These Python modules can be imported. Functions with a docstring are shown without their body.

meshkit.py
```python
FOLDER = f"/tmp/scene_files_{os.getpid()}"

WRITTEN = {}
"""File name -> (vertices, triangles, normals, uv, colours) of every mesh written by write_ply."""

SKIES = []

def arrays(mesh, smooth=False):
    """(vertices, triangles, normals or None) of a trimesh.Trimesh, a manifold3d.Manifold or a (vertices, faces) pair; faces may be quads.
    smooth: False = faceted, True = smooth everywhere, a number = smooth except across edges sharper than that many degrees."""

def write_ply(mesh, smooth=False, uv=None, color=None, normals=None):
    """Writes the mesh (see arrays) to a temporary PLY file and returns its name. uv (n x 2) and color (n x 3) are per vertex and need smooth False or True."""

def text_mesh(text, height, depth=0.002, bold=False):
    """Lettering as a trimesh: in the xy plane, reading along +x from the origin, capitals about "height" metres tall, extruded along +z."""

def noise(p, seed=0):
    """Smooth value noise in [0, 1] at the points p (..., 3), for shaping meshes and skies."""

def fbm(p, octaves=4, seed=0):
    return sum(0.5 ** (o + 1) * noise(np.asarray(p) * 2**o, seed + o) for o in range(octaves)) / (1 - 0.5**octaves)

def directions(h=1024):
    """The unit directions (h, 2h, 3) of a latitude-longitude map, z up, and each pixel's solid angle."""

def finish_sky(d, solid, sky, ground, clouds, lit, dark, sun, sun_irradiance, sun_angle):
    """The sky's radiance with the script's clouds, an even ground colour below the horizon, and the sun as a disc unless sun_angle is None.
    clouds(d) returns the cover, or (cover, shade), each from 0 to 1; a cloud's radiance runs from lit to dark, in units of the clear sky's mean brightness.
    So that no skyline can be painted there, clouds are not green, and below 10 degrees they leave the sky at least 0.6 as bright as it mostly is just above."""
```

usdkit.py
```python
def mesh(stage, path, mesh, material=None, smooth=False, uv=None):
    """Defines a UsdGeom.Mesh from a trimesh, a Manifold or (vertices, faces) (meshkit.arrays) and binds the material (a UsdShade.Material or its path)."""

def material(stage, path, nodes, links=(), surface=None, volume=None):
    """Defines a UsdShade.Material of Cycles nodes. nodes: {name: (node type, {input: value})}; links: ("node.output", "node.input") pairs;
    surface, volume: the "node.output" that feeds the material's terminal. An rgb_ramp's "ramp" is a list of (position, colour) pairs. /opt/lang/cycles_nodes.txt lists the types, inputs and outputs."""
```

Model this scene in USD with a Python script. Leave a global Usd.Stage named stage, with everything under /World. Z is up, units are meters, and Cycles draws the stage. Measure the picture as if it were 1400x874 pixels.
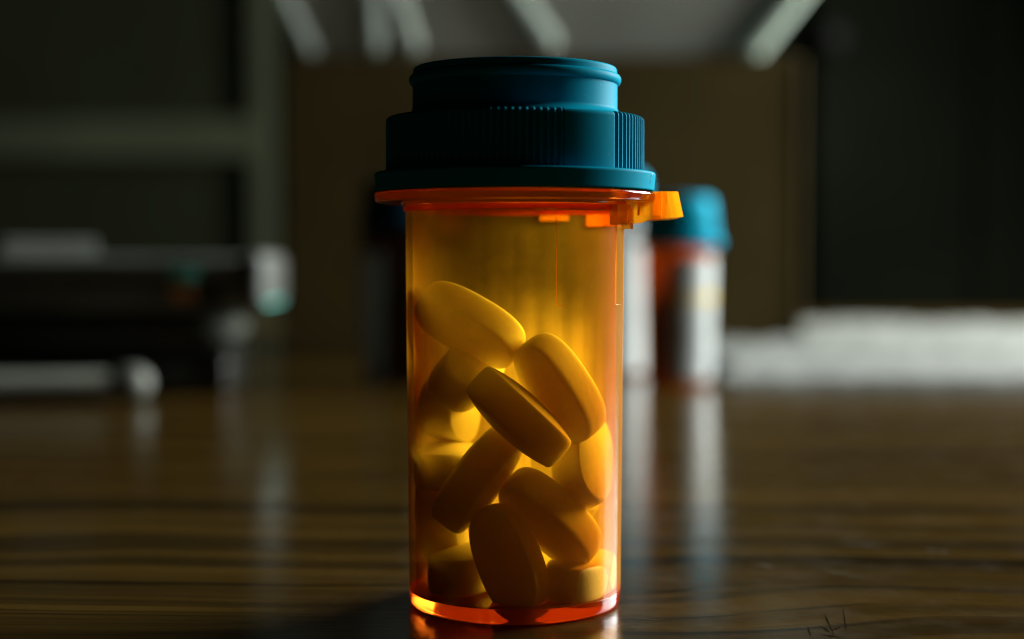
import math, random
import numpy as np, trimesh, usdkit, meshkit
import manifold3d as m3
from pxr import Usd, UsdGeom, UsdLux, UsdShade, Gf, Sdf, Vt
from shapely.geometry import Polygon

stage = Usd.Stage.CreateInMemory()
UsdGeom.SetStageUpAxis(stage, 'Z'); UsdGeom.SetStageMetersPerUnit(stage, 1.0)
world = UsdGeom.Xform.Define(stage, '/World'); stage.SetDefaultPrim(world.GetPrim())
UsdGeom.Scope.Define(stage, '/World/Looks')

# ------------------------------------------------------------------ camera, lamps, exposure
FPX, DIST, EYE = 2135.0, .232, .052
PITCH = math.atan(89 / FPX)
cam = UsdGeom.Camera.Define(stage, '/World/camera')
cam.AddTranslateOp().Set(Gf.Vec3d(0, -DIST, EYE)); cam.AddRotateXOp().Set(90 - math.degrees(PITCH))
cam.CreateHorizontalApertureAttr(36.0); cam.CreateFocalLengthAttr(36.0 * FPX / 1400)
cam.CreateFStopAttr(8.6); cam.CreateFocusDistanceAttr(.2215)
cam.CreateClippingRangeAttr(Gf.Vec2f(.02, 100)); cam.CreateExposureAttr(0.0)

WINDOW_POS, WINDOW_AIM, WINDOW_SIZE, WINDOW_POWER = (.76, .66, .36), (-.2, .42, .03), (.68, .44), 53.0
def rect_light(name, pos, aim, size, power, color):
    l = UsdLux.RectLight.Define(stage, '/World/' + name)
    l.CreateWidthAttr(size[0]); l.CreateHeightAttr(size[1]); l.CreateIntensityAttr(power); l.CreateColorAttr(Gf.Vec3f(*color))
    z = np.array(pos, float) - np.array(aim); z /= np.linalg.norm(z)
    x = np.cross((0, 0, 1), z); x /= np.linalg.norm(x); y = np.cross(z, x)
    m = Gf.Matrix4d(*x, 0, *y, 0, *z, 0, *pos, 1)
    l.AddTransformOp().Set(m)
    return l
rect_light('window_light', WINDOW_POS, WINDOW_AIM, WINDOW_SIZE, WINDOW_POWER, (.96, 1.0, .96))
AMBIENT = .0012
dome = UsdLux.DomeLight.Define(stage, '/World/room_glow')
usdkit.material(stage, '/World/Looks/room_glow', {'b': ('background_shader', {'color': (.85, 1.0, .62), 'strength': AMBIENT})}, surface='b.background')
UsdShade.MaterialBindingAPI.Apply(dome.GetPrim()).Bind(UsdShade.Material.Get(stage, '/World/Looks/room_glow'))


# ------------------------------------------------------------------ helpers
def at(px, py, y):
    """the point on the vertical plane at depth y (metres behind the bottle) that the photograph shows at pixel (px, py)"""
    u, v = (px - 700) / FPX, -(py - 437) / FPX
    d = np.array([u, math.cos(PITCH) + v * math.sin(PITCH), -math.sin(PITCH) + v * math.cos(PITCH)])
    return np.array([0, -DIST, EYE]) + d * (y + DIST) / d[1]

used = {}
def numbered(parent, name):
    k = (parent, name); n = used.get(k, 0); used[k] = n + 1
    return name if n == 0 else f'{name}_{n:03d}'
def path_of(p): return str(p.GetPath()) if hasattr(p, 'GetPath') else p
def tag(o, label=None, cat=None, group=None, kind=None):
    p = o.GetPrim() if hasattr(o, 'GetPrim') else o
    for k, v in (('label', label), ('category', cat), ('group', group), ('kind', kind)):
        if v: p.SetCustomDataByKey(k, v)
    return o
def obj(name, mesh, mat, parent=None, smooth=35, label=None):
    par = path_of(parent) if parent is not None else '/World'
    m = usdkit.mesh(stage, f'{par}/{numbered(par, name)}', mesh, '/World/Looks/' + mat, smooth=smooth)
    if label: tag(m, label)
    return m
def thing(name, label, cat, loc=(0, 0, 0), rotz=0, group=None):
    x = UsdGeom.Xform.Define(stage, '/World/' + numbered('/World', name))
    x.AddTranslateOp().Set(Gf.Vec3d(*map(float, loc)))
    if rotz: x.AddRotateZOp().Set(float(rotz))
    return tag(x, label, cat, group)
def lathe(profile, n=128, closed=True, rmod=None):
    """turn a closed (r, z) loop, counter-clockwise in the r-z plane, round the z axis"""
    P = np.array(profile, float); k = len(P)
    a = np.linspace(0, 2 * np.pi, n, endpoint=False)
    r = np.repeat(P[None, :, 0], n, 0)
    if rmod is not None: r = rmod(r, a[:, None], P[None, :, 1])
    v = np.stack([r * np.cos(a)[:, None], r * np.sin(a)[:, None], np.repeat(P[None, :, 1], n, 0)], -1).reshape(-1, 3)
    f = []
    i = np.arange(n)
    for j in range(k if closed else k - 1):
        j2 = (j + 1) % k
        if P[j, 0] < 1e-9 and P[j2, 0] < 1e-9: continue
        A, B, C, Dd = i * k + j, ((i + 1) % n) * k + j, ((i + 1) % n) * k + j2, i * k + j2
        if P[j, 0] > 1e-9: f.append(np.stack([A, B, C], 1))
        if P[j2, 0] > 1e-9: f.append(np.stack([A, C, Dd], 1))
    t = trimesh.Trimesh(v, np.vstack(f), process=False); t.merge_vertices(); t.update_faces(t.nondegenerate_faces())
    return t
def fillet(pts, rad, seg=5):
    """round the corners of an open or closed (r, z) polyline; rad per corner"""
    out = []; n = len(pts)
    for i, p in enumerate(pts):
        r = rad[i] if hasattr(rad, '__len__') else rad
        if r <= 0: out.append(p); continue
        p = np.array(p, float); a, b = np.array(pts[i - 1], float) - p, np.array(pts[(i + 1) % n], float) - p
        la, lb = np.linalg.norm(a), np.linalg.norm(b); d = min(r, la * .49, lb * .49)
        s, e = p + a / la * d, p + b / lb * d
        for t in np.linspace(0, 1, seg + 1): out.append((1 - t) ** 2 * s + 2 * t * (1 - t) * p + t * t * e)
    return np.array(out)
def rbox(x0, x1, y0, y1, z0, z1, r=.001, seg=8):
    """a box with rounded edges"""
    s = m3.Manifold.sphere(r, seg * 2)
    return m3.Manifold.batch_hull([s.translate((x, y, z)) for x in (x0 + r, x1 - r) for y in (y0 + r, y1 - r) for z in (z0 + r, z1 - r)])
def tm(m):
    q = m.to_mesh(); return trimesh.Trimesh(np.array(q.vert_properties[:, :3]), np.array(q.tri_verts), process=False)
def tube(pts, r, n=8):
    return trimesh.util.concatenate([tm(m3.Manifold.batch_hull([m3.Manifold.sphere(r, n).translate(tuple(map(float, a))), m3.Manifold.sphere(r, n).translate(tuple(map(float, b)))])) for a, b in zip(pts[:-1], pts[1:])])
def arc_strip(r0, r1, z0, z1, a0, a1, n=24):
    """a block that follows the cylinder wall between two angles"""
    a = np.linspace(a0, a1, n)
    q = [(r0, z0), (r1, z0), (r1, z1), (r0, z1)]
    v = np.array([(r * math.cos(t), r * math.sin(t), z) for t in a for r, z in q])
    f = []
    for i in range(n - 1):
        for j in range(4):
            A, B = i * 4 + j, i * 4 + (j + 1) % 4; f += [[A, B, B + 4], [A, B + 4, A + 4]]
    f += [[0, 2, 1], [0, 3, 2], [(n - 1) * 4 + 0, (n - 1) * 4 + 1, (n - 1) * 4 + 2], [(n - 1) * 4, (n - 1) * 4 + 2, (n - 1) * 4 + 3]]
    t = trimesh.Trimesh(v, f, process=False); t.fix_normals(); return t

# ------------------------------------------------------------------ materials
def mat(name, nodes, links=(), surface='p.BSDF'):
    return usdkit.material(stage, '/World/Looks/' + name, nodes, links, surface=surface)
def plain(name, color, rough=.5, vary=.12, scale=60, bump=0, bscale=400, bdist=.0002, **kw):
    """a surface with an uneven tone and a fine relief"""
    lo, hi = [c * (1 - vary) for c in color], [min(1, c * (1 + vary)) for c in color]
    n = {'g': ('geometry', {}), 'n': ('noise_texture', {'scale': scale, 'detail': 4}), 'r': ('rgb_ramp', {'ramp': [(.3, lo), (.7, hi)]}),
         'p': ('principled_bsdf', {'roughness': rough, **kw})}
    L = [('g.position', 'n.vector'), ('n.fac', 'r.fac'), ('r.color', 'p.base_color')]
    if bump:
        n['n2'] = ('noise_texture', {'scale': bscale, 'detail': 3}); n['b'] = ('bump', {'strength': bump, 'distance': bdist})
        L += [('g.position', 'n2.vector'), ('n2.fac', 'b.height'), ('b.normal', 'p.normal')]
    return mat(name, n, L)

# lacquered table wood: long grain along x, dark pores, worn gloss
mat('scratch', {'d': ('diffuse_bsdf', {'color': (.014, .009, .004)})}, surface='d.BSDF')
mat('wood', {
    'g': ('geometry', {}),
    'm0': ('mapping', {'scale': (3, 3, 3)}), 'w': ('noise_texture', {'scale': 2.5, 'detail': 2}),
    'wm': ('vector_math', {'math_type': 'multiply_add', 'vector2': (0, .05, 0), 'vector3': (0, 0, 0)}),
    'add': ('vector_math', {'math_type': 'add'}),
    'm1': ('mapping', {'scale': (1.6, 75, 1)}), 'n1': ('noise_texture', {'scale': 1.0, 'detail': 5, 'roughness': .6}),
    'm2': ('mapping', {'scale': (12, 900, 1)}), 'n2': ('noise_texture', {'scale': 1.0, 'detail': 3, 'roughness': .6}),
    'm3': ('mapping', {'scale': (5, 130, 1), 'location': (3.1, 7.7, 0)}), 'n3': ('noise_texture', {'scale': 1.0, 'detail': 4, 'roughness': .65}),
    'r1': ('rgb_ramp', {'ramp': [(.28, (.009, .0050, .0010)), (.46, (.028, .0150, .0025)), (.58, (.052, .0285, .0045)), (.76, (.085, .047, .0075))]}),
    'r2': ('rgb_ramp', {'ramp': [(.30, (.35, .35, .35)), (.52, (1, 1, 1))]}),
    'r3': ('rgb_ramp', {'ramp': [(.36, (.10, .09, .08)), (.43, (1, 1, 1))]}),
    'x1': ('mix', {'mix_type': 'multiply', 'fac': .75}), 'x2': ('mix', {'mix_type': 'multiply', 'fac': .92}),
    'nr': ('noise_texture', {'scale': 90, 'detail': 4, 'roughness': .6}), 'rr': ('map_range', {'from_min': .3, 'from_max': .75, 'to_min': .11, 'to_max': .24}),
    'b': ('bump', {'strength': .25, 'distance': .00012}),
    'p': ('principled_bsdf', {'ior': 1.5, 'specular_ior_level': .22})},
    [('g.position', 'm0.vector'), ('m0.vector', 'w.vector'), ('w.color', 'wm.vector1'), ('wm.vector', 'add.vector1'), ('g.position', 'add.vector2'),
     ('add.vector', 'm1.vector'), ('add.vector', 'm2.vector'), ('add.vector', 'm3.vector'), ('m1.vector', 'n1.vector'), ('m2.vector', 'n2.vector'), ('m3.vector', 'n3.vector'),
     ('n1.fac', 'r1.fac'), ('n2.fac', 'r2.fac'), ('n3.fac', 'r3.fac'), ('r1.color', 'x1.color1'), ('r2.color', 'x1.color2'), ('x1.color', 'x2.color1'), ('r3.color', 'x2.color2'),
     ('x2.color', 'p.base_color'), ('g.position', 'nr.vector'), ('nr.fac', 'rr.value'), ('rr.result', 'p.roughness'), ('n2.fac', 'b.height'), ('b.normal', 'p.normal')])

def amber_wall(name, centre, edge, haze=(.006, .03), hazecol=(.95, .52, .05), power=3.0, glow_haze=0.0, edgehaze=0.0):
    """thin amber plastic: coloured by the length of the way through the wall, glossy, slightly cloudy and dusty, with a backlit glow painted as extra haze low on the back"""
    mat(name, {
        'lw': ('layer_weight', {'blend': .5}), 'pw': ('math', {'math_type': 'power', 'value2': power}),
        'c': ('mix', {'color1': centre, 'color2': edge}), 't': ('transparent_bsdf', {}),
        'f5': ('math', {'math_type': 'power', 'value2': 5.0}), 'fr': ('math', {'math_type': 'multiply_add', 'value2': .12, 'value3': .03}), 'gl': ('glossy_bsdf', {'color': (1, 1, 1), 'roughness': .17}), 'm1': ('mix_closure', {}),
        'g': ('geometry', {}), 'n': ('noise_texture', {'scale': 120, 'detail': 6, 'roughness': .75}), 'mr': ('map_range', {'from_min': .35, 'from_max': .75, 'to_min': haze[0], 'to_max': haze[1], 'clamp': True}),
        'sp': ('separate_xyz', {}), 'dt': ('vector_math', {'math_type': 'dot_product', 'vector2': (-.15, .99, 0)}), 'ms': ('mapping', {'scale': (520, 520, 22)}), 'sk': ('noise_texture', {'scale': 1.0, 'detail': 3}), 'sr': ('map_range', {'from_min': .35, 'from_max': .7, 'to_min': .45, 'to_max': 1.3, 'clamp': True}), 'kk': ('math', {'math_type': 'multiply'}), 'ee': ('math', {'math_type': 'multiply_add', 'value2': edgehaze}), 'dy': ('map_range', {'range_type': 'smoothstep', 'from_min': .002, 'from_max': .0125, 'to_min': 0.0, 'to_max': glow_haze}),
        'dz': ('map_range', {'range_type': 'smoothstep', 'from_min': .048, 'from_max': .028, 'to_min': .04, 'to_max': 1.0}), 'dm': ('math', {'math_type': 'multiply'}),
        'dn': ('map_range', {'from_min': .3, 'from_max': .7, 'to_min': .7, 'to_max': 1.15, 'clamp': True}), 'dk': ('math', {'math_type': 'multiply'}), 'ds': ('math', {'math_type': 'add', 'use_clamp': True}),
        'tr': ('translucent_bsdf', {'color': hazecol}), 'df': ('diffuse_bsdf', {'color': hazecol}), 'hz': ('mix_closure', {'fac': .2}), 'm2': ('mix_closure', {})},
        [('lw.facing', 'pw.value1'), ('pw.value', 'c.fac'), ('c.color', 't.color'), ('lw.facing', 'f5.value1'), ('f5.value', 'fr.value1'), ('fr.value', 'm1.fac'), ('t.BSDF', 'm1.closure1'), ('gl.BSDF', 'm1.closure2'),
         ('g.position', 'n.vector'), ('n.fac', 'mr.value'), ('g.position', 'sp.vector'), ('g.position', 'dt.vector1'), ('dt.value', 'dy.value'), ('g.position', 'ms.vector'), ('ms.vector', 'sk.vector'), ('sk.fac', 'sr.value'), ('dk.value', 'kk.value1'), ('sr.result', 'kk.value2'), ('sp.z', 'dz.value'), ('dy.result', 'dm.value1'), ('dz.result', 'dm.value2'), ('n.fac', 'dn.value'), ('dm.value', 'dk.value1'), ('dn.result', 'dk.value2'), ('mr.result', 'ds.value1'), ('pw.value', 'ee.value1'), ('kk.value', 'ee.value3'), ('ee.value', 'ds.value2'), ('ds.value', 'm2.fac'), ('tr.BSDF', 'hz.closure1'), ('df.BSDF', 'hz.closure2'),
         ('m1.closure', 'm2.closure1'), ('hz.closure', 'm2.closure2')], surface='m2.closure')
amber_wall('amber_wall', (.975, .83, .36), (.86, .28, .008), power=1.9, glow_haze=.42, edgehaze=.22, hazecol=(.98, .70, .18))  # extra haze low at the back stands in for glowing gaps between tablets
amber_wall('amber_back', (.93, .62, .12), (.80, .25, .01), haze=(.20, .28), hazecol=(.70, .27, .04))
amber_wall('shaded_amber', (.45, .20, .03), (.3, .1, .005), haze=(0, .004))  # amber darkened for the left vial, shade put into the colour
def amber_solid(name, color, glow, fac, rough=.10):
    mat(name, {'p': ('principled_bsdf', {'base_color': color, 'transmission_weight': 1.0, 'roughness': rough, 'ior': 1.48}),
               't': ('translucent_bsdf', {'color': glow}), 'm': ('mix_closure', {'fac': fac})},
        [('p.BSDF', 'm.closure1'), ('t.BSDF', 'm.closure2')], surface='m.closure')
amber_solid('amber_base', (.93, .15, .008), (.95, .13, .006), .30)
amber_solid('amber_rim', (.92, .22, .012), (.88, .21, .01), .34)
amber_solid('amber_tab', (.98, .50, .03), (.98, .50, .03), .45, .14)

def cap_plastic(name, color, rough=.42):
    mat(name, {'g': ('geometry', {}), 'n': ('noise_texture', {'scale': 700, 'detail': 3}), 'b': ('bump', {'strength': .12, 'distance': .0001}),
               'n2': ('noise_texture', {'scale': 2500, 'detail': 2}), 'r2': ('rgb_ramp', {'ramp': [(.70, color), (.80, tuple(min(1, c + .10) for c in color))]}),
               'p': ('principled_bsdf', {'roughness': rough}), 'd': ('diffuse_bsdf', {}), 'm': ('mix_closure', {'fac': .06})},
        [('r2.color', 'd.color'), ('b.normal', 'd.normal'), ('d.BSDF', 'm.closure1'), ('p.BSDF', 'm.closure2'), ('g.position', 'n.vector'), ('n.fac', 'b.height'), ('b.normal', 'p.normal'), ('g.position', 'n2.vector'), ('n2.fac', 'r2.fac'), ('r2.color', 'p.base_color')], surface='m.closure')
cap_plastic('blue_plastic', (.0004, .25, .37))
cap_plastic('shaded_blue_plastic', (.0006, .012, .022))  # blue cap colour darkened to stand in for shade on the left vial
mat('tablet', {'g': ('geometry', {}), 'n': ('noise_texture', {'scale': 1300, 'detail': 6, 'roughness': .65}), 'r': ('rgb_ramp', {'ramp': [(.3, (.74, .69, .56)), (.7, (.81, .76, .62))]}),
               'b': ('bump', {'strength': .32, 'distance': .00014}),
               'p': ('principled_bsdf', {'roughness': .6, 'subsurface_weight': .22, 'subsurface_scale': .0010, 'subsurface_radius': (1, .6, .25)})},
    [('g.position', 'n.vector'), ('n.fac', 'r.fac'), ('r.color', 'p.base_color'), ('n.fac', 'b.height'), ('b.normal', 'p.normal')])
plain('label_paper', (.31, .335, .33), .45)
plain('label_yellow', (.50, .34, .02), .45)
plain('label_print', (.30, .31, .32), .5)
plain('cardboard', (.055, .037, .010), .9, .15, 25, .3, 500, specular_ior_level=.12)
plain('cardboard_edge', (.07, .052, .02), .8)
plain('tape', (.30, .21, .09), .3)
mat('tub_plastic', {'g': ('geometry', {}), 'n': ('noise_texture', {'scale': 14, 'detail': 3}), 'r': ('rgb_ramp', {'ramp': [(.3, (.32, .32, .28)), (.7, (.45, .45, .40))]}),
                    'p': ('principled_bsdf', {'roughness': .28}), 't': ('translucent_bsdf', {'color': (.4, .4, .36)}), 'm': ('mix_closure', {'fac': .3})},
    [('g.position', 'n.vector'), ('n.fac', 'r.fac'), ('r.color', 'p.base_color'), ('p.BSDF', 'm.closure1'), ('t.BSDF', 'm.closure2')], surface='m.closure')
plain('tub_rib', (.33,.39,.33), .25)
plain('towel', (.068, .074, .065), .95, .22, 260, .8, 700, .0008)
plain('black_card', (.02, .021, .018), .35)
plain('grey_film', (.05, .055, .045), .9, .25, 40, specular_ior_level=.1)
plain('dark_film', (.14, .155, .135), .22, .3, 35)
plain('pale_paper', (.036, .040, .033), .6)
plain('roll_end', (.11, .12, .10), .6)
plain('roll_paper', (.34, .36, .30), .7)
plain('teal_print', (.12, .70, .60), .5)
plain('orange_print', (.85, .32, .10), .5)
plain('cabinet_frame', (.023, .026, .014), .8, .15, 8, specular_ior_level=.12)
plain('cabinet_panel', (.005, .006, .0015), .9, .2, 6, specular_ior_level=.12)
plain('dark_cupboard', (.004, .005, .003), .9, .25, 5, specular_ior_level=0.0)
plain('dark_metal', (.010, .010, .009), .9, specular_ior_level=.1)
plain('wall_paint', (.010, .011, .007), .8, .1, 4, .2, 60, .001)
plain('floor_wood', (.08, .055, .03), .5, .3, 6)
plain('fibre', (.6, .7, .72), .5)
plain('scuff', (.06, .05, .032), .9, specular_ior_level=.05)

# ------------------------------------------------------------------ the setting: floor, wall, table
def struct(name, mesh, m, smooth=False):
    return tag(obj(name, mesh, m, None, smooth), kind='structure')
struct('floor', trimesh.creation.box(bounds=[(-3, -1.2, -.80), (3, 2.0, -.75)]), 'floor_wood')
struct('back_wall', trimesh.creation.box(bounds=[(-3, 2.003, -.80), (3, 2.1, 1.9)]), 'wall_paint')

table = thing('table', 'dark glossy brown wooden table with long grain under everything', 'table')
obj('tabletop', tm(rbox(-.85, .85, -.40, 1.14, -.028, 0, .003)), 'wood', table)
for sx in (-.78, .78):
    for sy in (-.33, 1.07):
        obj('leg', trimesh.creation.box(bounds=[(sx - .03, sy - .03, -.749), (sx + .03, sy + .03, -.0285)]), 'wood', table, False)
def sheet(poly, z):
    v, f = trimesh.creation.triangulate_polygon(poly, engine='earcut')
    return np.c_[v, np.full(len(v), z)], f
def on_table(px, py):
    u, v = (px - 700) / FPX, -(py - 437) / FPX
    d = np.array([u, math.cos(PITCH) + v * math.sin(PITCH), -math.sin(PITCH) + v * math.cos(PITCH)])
    return (np.array([0, -DIST, EYE]) - d * EYE / d[2])[:2]
rng = np.random.default_rng(4)
def stroke(p0, p1, w, n=9, jit=.25):
    a, b = on_table(*p0), on_table(*p1); t = np.linspace(0, 1, n)[:, None]; c = a + (b - a) * t
    d = (b - a) / np.linalg.norm(b - a); s = np.array([-d[1], d[0]])
    ww = w * np.sin(np.pi * np.clip(t, .04, .96)) * (1 + rng.normal(size=(n, 1)) * .4).clip(.3, 2); c = c + s * rng.normal(size=(n, 1)) * w * jit
    return sheet(Polygon(np.vstack([c + s * ww, (c - s * ww)[::-1]])).buffer(0), .00006)
def join(ms): return trimesh.util.concatenate([trimesh.Trimesh(*m, process=False) for m in ms if len(m[0])])
dark = [((1126, 838), (1142, 872), .00022), ((1152, 828), (1158, 868), .00018), ((1122, 856), (1136, 866), .0003), ((1136, 862), (1150, 858), .0003), ((1104, 858), (1110, 874), .00022), ((1118, 868), (1152, 872), .0005)]
try:
    for q in dark: obj('dark_scratch', join([stroke(q[0], q[1], q[2] * .45)]), 'scratch', table, False)
    pale = [((1095, 772), (1185, 792), .00012), ((1150, 742), (1210, 748), .0003), ((1030, 770), (1062, 778), .0003), ((1262, 752), (1300, 756), .0003), ((870, 846), (905, 848), .00008)]
    for q in pale: obj('pale_scuff', join([stroke(*q)]), 'scuff', table, False)
except Exception as e: print('scratch', e)

# ------------------------------------------------------------------ the amber pill bottle
AX = at(704, 560, 0)[0]
zz = lambda py: float(at(704, py, 0)[2])
MM = .001
bottle = thing('pill_bottle', 'big sharp amber pill bottle full of tablets under upside-down blue cap', 'pill bottle', (AX, 0, 0))
R0, R1, WALL = 15.75 * MM, 16.2 * MM, 1.0 * MM
ZB, ZN = 2.4 * MM, zz(281)
rad = lambda z: R0 + (R1 - R0) * (z - ZB) / (ZN - ZB)
obj('body', lathe([(R0 - WALL, ZB + .00004), (R0, ZB + .00004), (R1, ZN), (R1 - WALL, ZN)], 160), 'amber_wall', bottle, 40)
obj('base', lathe(fillet([(0, .0002), (R0 - 2.6 * MM, .0002), (R0 - 2.0 * MM, .00002), (R0 - .15 * MM, .00002), (R0, ZB), (0, ZB)], [0, 0, .0002, 1.0 * MM, .1 * MM, 0]), 160), 'amber_base', bottle, 40)
ZF0, ZF1 = zz(278), zz(264)
rim = obj('rim', lathe(fillet([(R1 - WALL, ZN), (R1 + .5 * MM, ZN), (R1 + .7 * MM, ZF0), (20.6 * MM, ZF0), (20.8 * MM, ZF1), (R1 - WALL, ZF1)], [0, .0001, .0001, .45 * MM, .6 * MM, 0]), 160), 'amber_rim', bottle, 40)
obj('neck_ring', lathe([(R1 - .02 * MM, zz(291)), (R1 + .35 * MM, zz(289)), (R1 + .35 * MM, zz(283)), (R1 - .02 * MM, zz(282))], 160), 'amber_rim', bottle, 40)
ang = lambda px: math.asin(max(-1, min(1, (px - 704) / 149.0)))     # from the camera side towards +x
def lug(pa, pb, y0, y1, back=False, th=1.3):
    a, b = [(-math.pi / 2 + ang(p)) if not back else (math.pi / 2 - ang(p)) for p in (pa, pb)]
    obj('lug', arc_strip(R1 + .02 * MM, R1 + th * MM, zz(y1), zz(y0), min(a, b), max(a, b)), 'amber_tab', bottle, 30)
lug(828, 842, 282, 309); lug(846, 852, 282, 314)
lug(740, 778, 283, 299, True, 1.0); lug(806, 845, 283, 308, True, 1.0)
# locking lever on the right: a sloped block with a hollowed face and a proud end
def pz(pts): return [(at(x, 437, -.0)[0] - AX, zz(y)) for x, y in pts]
def slab(pts, y0, y1):
    c = m3.CrossSection([np.array(pz(pts))])
    if c.area() < 0: pass
    return m3.Manifold.extrude(c, y1 - y0).transform(np.array([[1, 0, 0, 0], [0, 0, -1, y1], [0, 1, 0, 0]], float))
lever = slab([(852, 300), (861, 306.5), (875, 305.5), (881, 302), (906, 299.6), (906, 263.5), (852, 263.5)], -5.0 * MM, 4 * MM)
lever -= m3.Manifold.cylinder(12 * MM, 2.2 * MM, 2.2 * MM, 48).translate((at(888, 0, 0)[0] - AX, -5.7 * MM, zz(296)))
lever -= m3.Manifold.cylinder(.03, R1 + .03 * MM, R1 + .03 * MM, 96).translate((0, 0, .04))
obj('locking_lever', tm(lever), 'amber_tab', bottle, 30)
end = slab([(898.5, 300.4), (927.5, 297.8), (926, 291), (920.5, 265), (919, 264), (898.5, 264)], -6.2 * MM, 5 * MM)
end -= slab([(911, 300), (918, 297), (912, 268), (905, 268)], -6.4 * MM, -5.9 * MM)
obj('lever_end', tm(end), 'amber_tab', bottle, 30)
# moulded outline of the spring tongue on the wall
def on_wall(px, py): a = -math.pi / 2 + ang(px); z = zz(py); r = rad(z) + .02 * MM; return (r * math.cos(a), r * math.sin(a), z)
obj('moulded_line', tube([on_wall(757, y) for y in (300, 340, 380, 406, 412)] + [on_wall(761, 413.5)] + [on_wall(x, 413.8) for x in (764, 768)], .045 * MM), 'amber_tab', bottle)
obj('moulded_line', tube([on_wall(838, y) for y in (296, 340, 380, 414.5)] + [on_wall(845, 415), on_wall(852, 415)], .055 * MM), 'amber_tab', bottle)

# the reversible cap, upside down: flange, knurled ring, threaded neck
ZC0, ZC1, ZK, ZS, ZT = zz(263.5), zz(237), zz(162), zz(157), zz(94)
cap = obj('cap', lathe(fillet([(0, ZC0 + .0001), (20.55 * MM, ZC0 + .0001), (20.8 * MM, ZC1), (18.8 * MM, ZC1 + .00002), (0, ZC1)], [0, .25 * MM, .5 * MM, 0, 0]), 160), 'blue_plastic', bottle, 40)
RK = 19.05 * MM
def knurl(r, a, z):
    d = np.degrees(a) - (-90)                                    # degrees from the camera side towards +x
    period = 3.0
    saw = np.clip(np.abs(((d / period) % 1) - .5) * 2 * 2.2 - .5, 0, 1)
    panel = np.zeros_like(d)
    for c in (33.5, 153.5, 273.5): panel = np.maximum(panel, (np.abs((d - c + 180) % 360 - 180) < 13.0))
    groove = .42 * MM * saw * (1 - panel)
    mask = (r > RK - .6 * MM)
    return r - groove * mask
obj('knurled_ring', lathe(fillet([(0, ZC1 + .00003), (RK, ZC1 + .00003), (RK, ZK), (0, ZK)], [0, .1 * MM, .8 * MM, 0], 6), 960, rmod=knurl), 'blue_plastic', cap, 30)
RN = 15.1 * MM
bead = zz(111); b0, b1 = .55 * MM, .75 * MM
neck = [(0, ZK + .00002), (RN + 1.1 * MM, ZK + .00002), (RN + .9 * MM, ZK + .35 * MM), (RN + .25 * MM, ZK + .75 * MM), (RN, ZK + 1.3 * MM)]
neck += [(RN, bead - b1)] + [(RN + b0 * math.sin(t), bead - b1 * math.cos(t)) for t in np.linspace(.3, math.pi - .3, 8)] + [(RN - .05 * MM, bead + b1)]
neck += [tuple(p) for p in fillet([(RN - .05 * MM, bead + b1 * 1.1), (RN - .1 * MM, ZT), (RN - 1.6 * MM, ZT), (RN - 1.7 * MM, ZT - .004), (0, ZT - .004)], [0, .75 * MM, .3 * MM, 0, 0])]
obj('cap_neck', lathe(neck, 192), 'blue_plastic', cap, 40)

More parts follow.
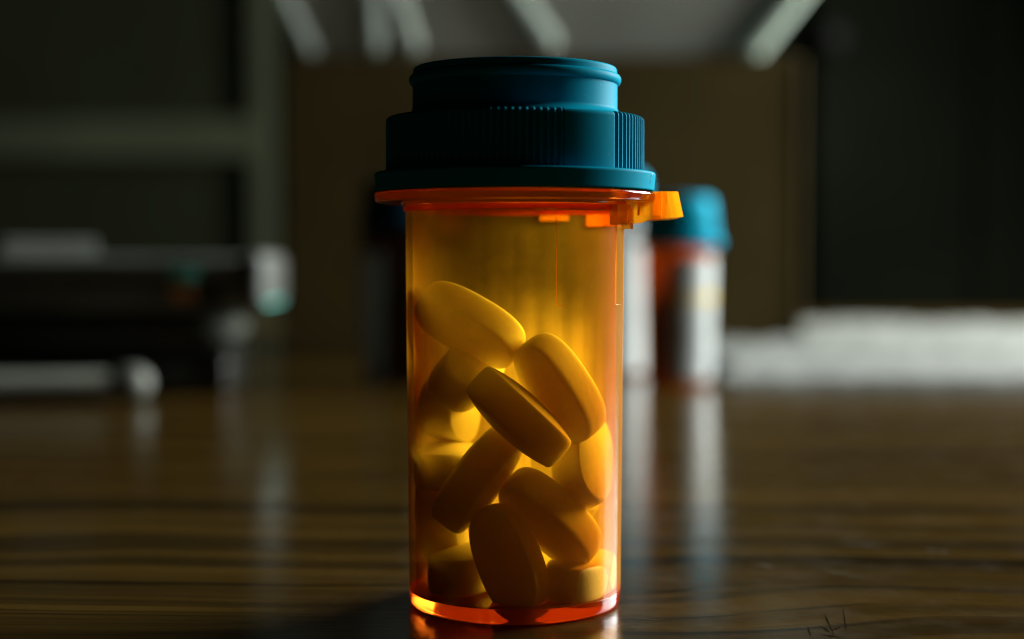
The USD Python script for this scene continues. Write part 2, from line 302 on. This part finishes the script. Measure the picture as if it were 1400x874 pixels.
# ------------------------------------------------------------------ the tablets inside
def tablet_mesh(L=.0167, W=.0086, T=.0074, n=72):
    a = np.linspace(0, 2 * np.pi, n, endpoint=False); e = 2 / 2.5
    X, Y = L / 2 * np.sign(np.cos(a)) * abs(np.cos(a)) ** e, W / 2 * np.sign(np.sin(a)) * abs(np.sin(a)) ** e
    b, dm = T * .32, T * .18                                     # belt and shallow domed faces, the edge between them worn round
    rows = [(s, b + dm * (1 - s * s) ** .9) for s in (.12, .3, .5, .68, .80, .87, .91)]
    z0 = rows[-1][1]; rr = .00125
    rows += [(.91 + .09 * math.sin(t), z0 - rr * (1 - math.cos(t))) for t in np.linspace(.25, math.pi / 2, 6)] + [(1.006, (z0 - rr) * .5), (1.008, 0)]
    b, dm = T / 2, 0.0
    rows = rows + [(s, -z) for s, z in rows[::-1][1:]]
    v = np.vstack([[(0, 0, b + dm)]] + [np.c_[X * s, Y * s, np.full(n, z)] for s, z in rows] + [[(0, 0, -b - dm)]])
    i = np.arange(n); j = (i + 1) % n; f = [np.c_[np.zeros(n, int), 1 + i, 1 + j]]
    for k in range(len(rows) - 1):
        o, q = 1 + k * n, 1 + (k + 1) * n
        f += [np.c_[o + i, q + i, q + j], np.c_[o + i, q + j, o + j]]
    o = 1 + (len(rows) - 1) * n; f.append(np.c_[o + i, np.full(n, len(v) - 1), o + j])
    return trimesh.Trimesh(v, np.vstack(f), process=False)
TABLET = tablet_mesh()
POSES = {
    'A': ([-0.0062, -0.0028, 0.04165], [0.865, -0.13, -0.485], [-0.40, -0.66, -0.63], 'topmost tablet, lying across the others near the left wall'),
    'B': ([0.00698, -0.00513, 0.03257], [0.5473, 0.0288, -0.8365], [-0.5839, -0.7029, -0.4062], 'tilted tablet at the right, just above the middle edge-on one'),
    'C': ([0.00095, -0.00939, 0.0288], [0.7337, 0.0116, -0.6793], [0.6777, 0.059, 0.733], 'dark tablet seen edge-on, slanting through the middle of the heap'),
    'D': ([-0.00498, -0.00569, 0.01929], [-0.5898, -0.0641, -0.805], [0.7894, -0.256, -0.5579], 'dark tablet slanting down to the left, below the middle edge-on one'),
    'E': ([0.0056, -0.0069, 0.0138], [0.7225, 0.0153, -0.6912], [-0.5033, -0.6738, -0.541], 'tilted oval tablet low on the right, above the flat bright one'),
    'F': ([-0.00039, -0.00909, 0.00805], [0.36, -0.2, -0.91], [-0.4, -0.9, 0.05], 'upright oval tablet face-on at the bottom centre front'),
    'G': ([0.01045, -0.00202, 0.0216], [0.0789, 0.7362, 0.6722], [0.7645, -0.4774, 0.4331], 'short bright-ended tablet against the right wall, mid-height'),
    'H': ([0.01015, -0.0038, 0.00468], [0.3622, 0.9321, 0.002], [0.0079, -0.0053, 1.0], 'bright tablet lying flat on the bottom at the right'),
    'I': ([-0.00636, -0.00186, 0.00535], [0.4721, 0.8816, 0.0003], [-0.0014, 0.0004, 1.0], 'shadowy tablet lying flat on the bottom at the left'),
    'J': ([-0.00935, 0.00254, 0.02843], [0.2357, 0.9314, -0.2772], [0.9557, -0.2739, -0.1074], 'shadowy upright tablet pressed against the left wall at mid-height'),
    'K': ([-0.00664, -0.00114, 0.03435], [0.3036, 0.9212, 0.2433], [0.5863, -0.382, 0.7144], 'half-hidden tablet just under the topmost tablet'),
    'L': ([-0.00986, 0.00178, 0.02031], [0.1706, 0.9853, -0.0004], [0.0035, -0.0002, 1.0], 'shadowy tablet behind the left slanting one, against the left wall'),
    'M': ([-0.01047, 0.00206, 0.01039], [0.1692, 0.5641, -0.8082], [-0.9854, 0.0791, -0.151], 'dim tablet above the bottom left one against the left wall'),
    'N': ([0.0082, 0.0066, 0.0178], [-0.2031, 0.6827, 0.7019], [0.4981, -0.5451, 0.6744], 'half-hidden tablet at the back of the heap inside the amber bottle'),
}
for key, (c, l, n, label) in POSES.items():
    l = np.array(l) / np.linalg.norm(l); n = np.array(n) - l * np.dot(n, l); n /= np.linalg.norm(n)
    x = UsdGeom.Xform.Define(stage, '/World/' + numbered('/World', 'tablet'))
    w = np.cross(n, l); x.AddTransformOp().Set(Gf.Matrix4d(*l, 0, *w, 0, *n, 0, *map(float, c), 1))
    stage_path = x.GetPath()
    usdkit.mesh(stage, f'{stage_path}/body', TABLET, '/World/Looks/tablet', smooth=30)
    tag(x, label, 'tablet', 'tablets inside the amber bottle')

# a stray fibre caught under the cap
def fibre(pts, r): return tube([tuple(p) for p in pts], r, 6)
fp = [at(x, y, -.012) + np.array([0, d * MM, 0]) for x, y, d in [(884, 253, -4.8), (886, 249, -4.9), (885, 245, -5), (887, 242, -5), (889, 239.5, -4)]]
tag(obj('dust_fibre', fibre(fp, .03 * MM), 'fibre'), 'tiny pale curled fibre stuck on right edge of blue cap flange', 'fibre')

# ------------------------------------------------------------------ vials at the back
def vial(px, pb, pc, label, y, rb=14.6, wall='amber_back', capmat='blue_plastic', stripe=False, rot=0, lab=(335, 512), capy=(262, 330)):
    c = at(px, 500, y); base = thing('vial', label, 'vial', (c[0], y, 0), 0, 'smaller vials at the back')
    k = (y + DIST) / FPX                                          # metres per photo pixel there
    z = lambda py: float(at(700, py, y)[2])
    zc0, zc1 = z(capy[1]), z(capy[0]); r = rb * MM; rt = r + 1.1 * MM
    obj('body', lathe(fillet([(0, .0003), (r - 1.5 * MM, .00003), (r, .0015), (rt, zc0 + .002), (rt - 1 * MM, zc0 + .002), (r - 1 * MM, .0025), (0, .002)], [0, .3 * MM, 1 * MM, 0, 0, 0, 0]), 64), wall, base)
    zl0, zl1 = z(lab[1]), z(lab[0])
    rr = lambda q: r + (rt - r) * q / zc0 + .06 * MM
    def wrap(a0, a1, z0, z1, off=0):
        n = 40; a = np.radians(np.linspace(a0, a1, n)); v = []; f = []
        for t in a:
            for zq in (z0, z1):
                for o in (0, .00012): q = rr(zq) + off + o; v.append((q * math.cos(t), q * math.sin(t), zq))
        for i in range(n - 1):
            o = i * 4
            for A, B in ((1, 3), (3, 2), (2, 0), (0, 1)): f += [[o + A, o + A + 4, o + B + 4], [o + A, o + B + 4, o + B]]
        m = (n - 1) * 4
        f += [[0, 1, 3], [0, 3, 2], [m, m + 3, m + 1], [m, m + 2, m + 3]]
        t = trimesh.Trimesh(v, f, process=False); t.fix_normals(); return t
    lb = obj('label', wrap(rot - 130, rot + 130, zl0, zl1), 'label_paper', base, 30)
    for q, (a0, a1) in enumerate(((20, 95), (20, 70), (20, 110), (20, 60), (20, 85))):
        zq = zl1 - (zl1 - zl0) * (.14 + .17 * q + (.05 if q > 1 else 0)); obj('print_line', wrap(rot - 130 + a0, rot - 130 + a1, zq - .0011, zq, .00016), 'label_print', lb, 30)
    if stripe: obj('label_stripe', wrap(rot - 128, rot + 128, z(412), z(400), .00016), 'label_yellow', lb, 30)
    capr = 16.7 * MM
    nr = 90
    def ribs(rr_, a, q): return rr_ - .4 * MM * (np.cos(a * 60) > .2) * (rr_ > capr * .9) * (q > zc0 + .003) * (q < zc1 - .003)
    obj('cap', lathe(fillet([(0, zc0), (capr, zc0), (capr + .2 * MM, zc0 + .0025), (capr - 1.0 * MM, zc0 + .0031), (capr - 2.6 * MM, zc1 - .0028), (capr - 3.4 * MM, zc1), (0, zc1)], [0, .4 * MM, .4 * MM, 0, 0, 1.8 * MM, 0]), 240, rmod=ribs), capmat, base, 40)
    return base
vial(926, 527, 926, 'white labelled amber vial with blue cap, rightmost and fully beside the big bottle', .388, stripe=True, rot=23, lab=(352, 516), capy=(270, 336), rb=13.2)
vial(836, 520, 836, 'white labelled vial seen half through the right wall of the big bottle', .440, rot=10, lab=(306, 506), capy=(238, 300))
vial(546, 527, 546, 'vial at the left edge of the big bottle, cap and wall coloured dark as if in shade', .412, wall='shaded_amber', capmat='shaded_blue_plastic', rot=120, lab=(345, 516), capy=(246, 312))

# ------------------------------------------------------------------ cardboard carton with a flared grey tub on it
YB = .56
kb = (YB + DIST) / FPX
xl, xr = at(388, 300, YB)[0], at(1088, 300, YB)[0]
zt = float(at(700, 77, YB)[2]); dep = .16
cx = (xl + xr) / 2; hw = (xr - xl) / 2
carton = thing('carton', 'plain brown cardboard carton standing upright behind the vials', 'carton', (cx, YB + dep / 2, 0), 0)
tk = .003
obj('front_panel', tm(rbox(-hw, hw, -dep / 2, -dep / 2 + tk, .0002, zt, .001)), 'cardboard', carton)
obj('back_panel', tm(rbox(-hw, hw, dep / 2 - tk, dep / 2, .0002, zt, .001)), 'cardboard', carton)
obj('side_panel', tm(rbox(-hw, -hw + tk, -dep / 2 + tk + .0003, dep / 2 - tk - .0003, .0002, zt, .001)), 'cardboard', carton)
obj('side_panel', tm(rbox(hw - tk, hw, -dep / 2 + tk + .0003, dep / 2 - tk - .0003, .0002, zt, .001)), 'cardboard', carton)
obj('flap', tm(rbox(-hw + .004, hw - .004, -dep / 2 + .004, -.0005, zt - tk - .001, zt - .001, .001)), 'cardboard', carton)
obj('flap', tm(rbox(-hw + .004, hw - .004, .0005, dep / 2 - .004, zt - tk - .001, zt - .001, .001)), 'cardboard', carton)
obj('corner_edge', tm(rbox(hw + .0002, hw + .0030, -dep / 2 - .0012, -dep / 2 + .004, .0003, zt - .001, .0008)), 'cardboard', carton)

tub = thing('plastic_tub', 'grey flared plastic tub with pale upright ribs on top of the carton', 'tub', (cx, YB + dep / 2, zt + .0004))
bl, br = at(408, 77, YB)[0] - cx, at(1022, 77, YB)[0] - cx
hT, fl, fr = .10, .040, .095
def flare(inset, z0, z1):
    q0, q1 = (z0) / hT, (z1) / hT
    def ring(q, z): 
        x0, x1, y0, y1 = bl - fl * q + inset, br + fr * q - inset, -dep / 2 + .004 - .02 * q + inset, dep / 2 - .01 + .03 * q - inset
        return [(x0, y0, z), (x1, y0, z), (x1, y1, z), (x0, y1, z)]
    return m3.Manifold.hull_points(np.array(ring(q0, z0) + ring(q1, z1)))
obj('shell', tm(flare(0, 0, hT) - flare(.0025, .003, hT + .02)), 'tub_plastic', tub, 30)
def rib(p0, p1, w):
    a, b = at(*p0, YB) - np.array([cx, 0, zt]), at(*p1, YB) - np.array([cx, 0, zt])
    d = (b - a) / (b[2] - a[2]); pts = [a, a + d * (hT - .004 - a[2])]
    for p in pts: q = p[2] / hT; p[1] = -dep / 2 + .004 - .02 * q - .0005
    h = m3.Manifold.batch_hull([m3.Manifold.sphere(w, 16).scale((1, .7, 1)).translate(tuple(map(float, p))) for p in pts])
    obj('rib', tm(h), 'tub_rib', tub)
rib((510, 58), (506, 0), .0062); rib((562, 60), (542, 0), .0050); rib((748, 56), (708, 0), .0060); rib((1030, 62), (1078, 0), .0075); rib((420, 66), (388, 0), .0042)

# ------------------------------------------------------------------ white towel on the right
def towel():
    # outline in table metres: a strip in front of the carton, deeper to the right of it
    ox = at(975, 530, .385)[0]
    xr_, yf, yb1, yb2 = .62, .375, YB - .012, .76
    xs = np.arange(ox, xr_, .0035); ys = np.arange(yf, yb2, .0035)
    X, Y = np.meshgrid(xs, ys, indexing='ij')
    edge_x = xr + .012
    def inside_dist(x, y):
        d1 = np.minimum.reduce([x - ox - .012 * np.sin(y * 40) ** 2, xr_ - x, y - yf, yb1 - y])
        d2 = np.minimum.reduce([x - edge_x, xr_ - x, y - yf, yb2 - y])
        return np.maximum(d1, d2)
    d = inside_dist(X, Y)
    pts = np.stack([X * 120, Y * 120, X * 0], -1)
    h = .0084 + .0035 * (meshkit.fbm(pts * .16, 3, 2) - .5) + .0030 * (meshkit.noise(pts * 1.3, 5) - .5) + .0026 * (meshkit.noise(pts * 3.7, 6) - .5)
    q = np.clip((Y - yf) / .13, 0, 1); h = h * (.42 + .58 * q * q * (3 - 2 * q))
    Z = h * np.sqrt(np.clip(1 - (1 - np.clip(d / .006, 0, 1)) ** 2, 0, 1)) + .0003
    ok = d > -.0005
    idx = np.arange(X.size).reshape(X.shape); v = np.stack([X, Y, Z], -1).reshape(-1, 3); f = []
    q = ok[:-1, :-1] & ok[1:, :-1] & ok[1:, 1:] & ok[:-1, 1:]
    a, b, c, e = idx[:-1, :-1][q], idx[1:, :-1][q], idx[1:, 1:][q], idx[:-1, 1:][q]
    f = np.vstack([np.c_[a, b, c], np.c_[a, c, e]])
    top = trimesh.Trimesh(v, f, process=False)
    bot = v.copy(); bot[:, 2] = .0002
    bt = trimesh.Trimesh(bot, f[:, ::-1], process=False)
    edges = np.sort(np.vstack([f[:, [0, 1]], f[:, [1, 2]], f[:, [2, 0]]]), 1)
    m = trimesh.util.concatenate([top, bt]); m.remove_unreferenced_vertices(); return m
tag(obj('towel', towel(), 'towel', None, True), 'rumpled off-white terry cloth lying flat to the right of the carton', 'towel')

# ------------------------------------------------------------------ dark packets on the left
YL = .335
def PX(px, y=YL): return float(at(px, 437, y)[0])
def PZ(py, y=YL): return float(at(700, py, y)[2])
bx = thing('black_box', 'flat black box at the bottom of the left-hand stack', 'box', (PX(110), YL + .075, 0))
ox = PX(110)
obj('tray', tm(rbox(PX(-160) - ox, PX(300) - ox, -.06, -.01, .0002, .0125, .002)), 'black_card', bx)
obj('lid', tm(rbox(PX(-163) - ox, PX(302) - ox, -.0615, -.0085, .0128, PZ(481), .001)), 'black_card', bx)
gp = thing('grey_packet', 'dull grey packet with rounded end in the middle of the left-hand stack', 'packet', (ox, YL + .07, PZ(481) + .0003))
def stad(x0, x1, y0, y1, z0, z1, r):
    return m3.Manifold.batch_hull([m3.Manifold.sphere(r, 32).scale((1, 1, (z1 - z0) / 2 / r)).translate((x, y, (z0 + z1) / 2)) for x in (x0 + r, x1 - r) for y in (y0 + r, y1 - r)])
hgp = PZ(426) - PZ(481)
obj('pouch', tm(stad(PX(-170) - ox, PX(318) - ox, -.065, -.020, 0, hgp, .014)), 'grey_film', gp)
dp = thing('dark_packet', 'dark glossy packet with pale end and coloured print topping the left-hand stack', 'packet', (ox, YL + .07, PZ(426) + .0003))
hd = PZ(352) - PZ(426)
obj('sleeve', tm(rbox(PX(-175) - ox, PX(334) - ox, -.072, -.018, 0, hd, .004)), 'dark_film', dp)
obj('end_flap', tm(rbox(PX(335) - ox, PX(361) - ox, -.074, -.019, .0005, hd + .0015, .004)), 'pale_paper', dp)
obj('print_patch', tm(rbox(PX(361) - ox + .0001, PX(361) - ox + .0007, -.068, -.026, .002, .0085, .0003)), 'teal_print', dp, label='teal printed patch')
obj('print_patch', tm(rbox(PX(238) - ox, PX(268) - ox, -.0735, -.0722, .0105, .0150, .0003)), 'teal_print', dp, label='teal printed patch')
obj('print_patch', tm(rbox(PX(239) - ox, PX(267) - ox, -.0735, -.0722, .0042, .0090, .0003)), 'orange_print', dp, label='orange printed patch')
obj('print_patch', tm(rbox(PX(275) - ox, PX(305) - ox, -.0735, -.0722, .0020, .0085, .0003)), 'cabinet_frame', dp, label='dull grey printed patch')
fs = thing('folded_slip', 'small pale folded slip lying on top of the dark packets', 'paper', (PX(42), YL + .02, PZ(426) + hd + .0007), 32)
obj('fold', tm(rbox(-.020, .016, -.012, .012, 0, .0030, .0008)), 'pale_paper', fs); obj('fold', tm(rbox(-.019, .0155, -.0118, .012, .0033, .0060, .0008)), 'pale_paper', fs)
rl = thing('pale_roll', 'thin pale rolled tube with a thicker end in front of the black box', 'tube', (PX(60, .318), .318, 0), 7)
rx = PX(60, .318)
obj('tube', trimesh.creation.cylinder(.0050, segment=[(PX(-160, .318) - rx, 0, .0055), (PX(166, .318) - rx, 0, .0055)], sections=32), 'roll_paper', rl, 40)
obj('end_cap', tm(m3.Manifold.batch_hull([m3.Manifold.sphere(.0062, 32).translate((PX(p, .318) - rx, 0, .0064)) for p in (172, 180)])), 'roll_end', rl, 60)

# ------------------------------------------------------------------ dim furniture behind
YC = 1.40
def CX(px): return float(at(px, 437, YC)[0])
def CZ(py): return float(at(700, py, YC)[2])
cb = thing('cabinet', 'dim cabinet on the left with pale rail and upright framing dark panels', 'cabinet', (CX(100), YC, -.75))
c0 = CX(100)
def cbox(name, x0, x1, z0, z1, y0, y1, m): obj(name, tm(rbox(x0 - c0, x1 - c0, y0, y1, z0 + .75, z1 + .75, .002)), m, cb)
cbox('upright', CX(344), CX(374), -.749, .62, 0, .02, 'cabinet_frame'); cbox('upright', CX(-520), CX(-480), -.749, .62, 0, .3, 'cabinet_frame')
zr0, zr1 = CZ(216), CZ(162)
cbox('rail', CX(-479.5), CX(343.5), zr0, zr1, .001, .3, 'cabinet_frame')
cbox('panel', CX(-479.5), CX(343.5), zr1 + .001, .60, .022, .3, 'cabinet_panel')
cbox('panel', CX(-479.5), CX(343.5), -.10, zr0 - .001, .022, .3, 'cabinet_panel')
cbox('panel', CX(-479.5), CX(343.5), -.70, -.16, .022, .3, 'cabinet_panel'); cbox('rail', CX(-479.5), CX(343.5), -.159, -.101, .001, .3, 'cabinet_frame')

YD = 1.45
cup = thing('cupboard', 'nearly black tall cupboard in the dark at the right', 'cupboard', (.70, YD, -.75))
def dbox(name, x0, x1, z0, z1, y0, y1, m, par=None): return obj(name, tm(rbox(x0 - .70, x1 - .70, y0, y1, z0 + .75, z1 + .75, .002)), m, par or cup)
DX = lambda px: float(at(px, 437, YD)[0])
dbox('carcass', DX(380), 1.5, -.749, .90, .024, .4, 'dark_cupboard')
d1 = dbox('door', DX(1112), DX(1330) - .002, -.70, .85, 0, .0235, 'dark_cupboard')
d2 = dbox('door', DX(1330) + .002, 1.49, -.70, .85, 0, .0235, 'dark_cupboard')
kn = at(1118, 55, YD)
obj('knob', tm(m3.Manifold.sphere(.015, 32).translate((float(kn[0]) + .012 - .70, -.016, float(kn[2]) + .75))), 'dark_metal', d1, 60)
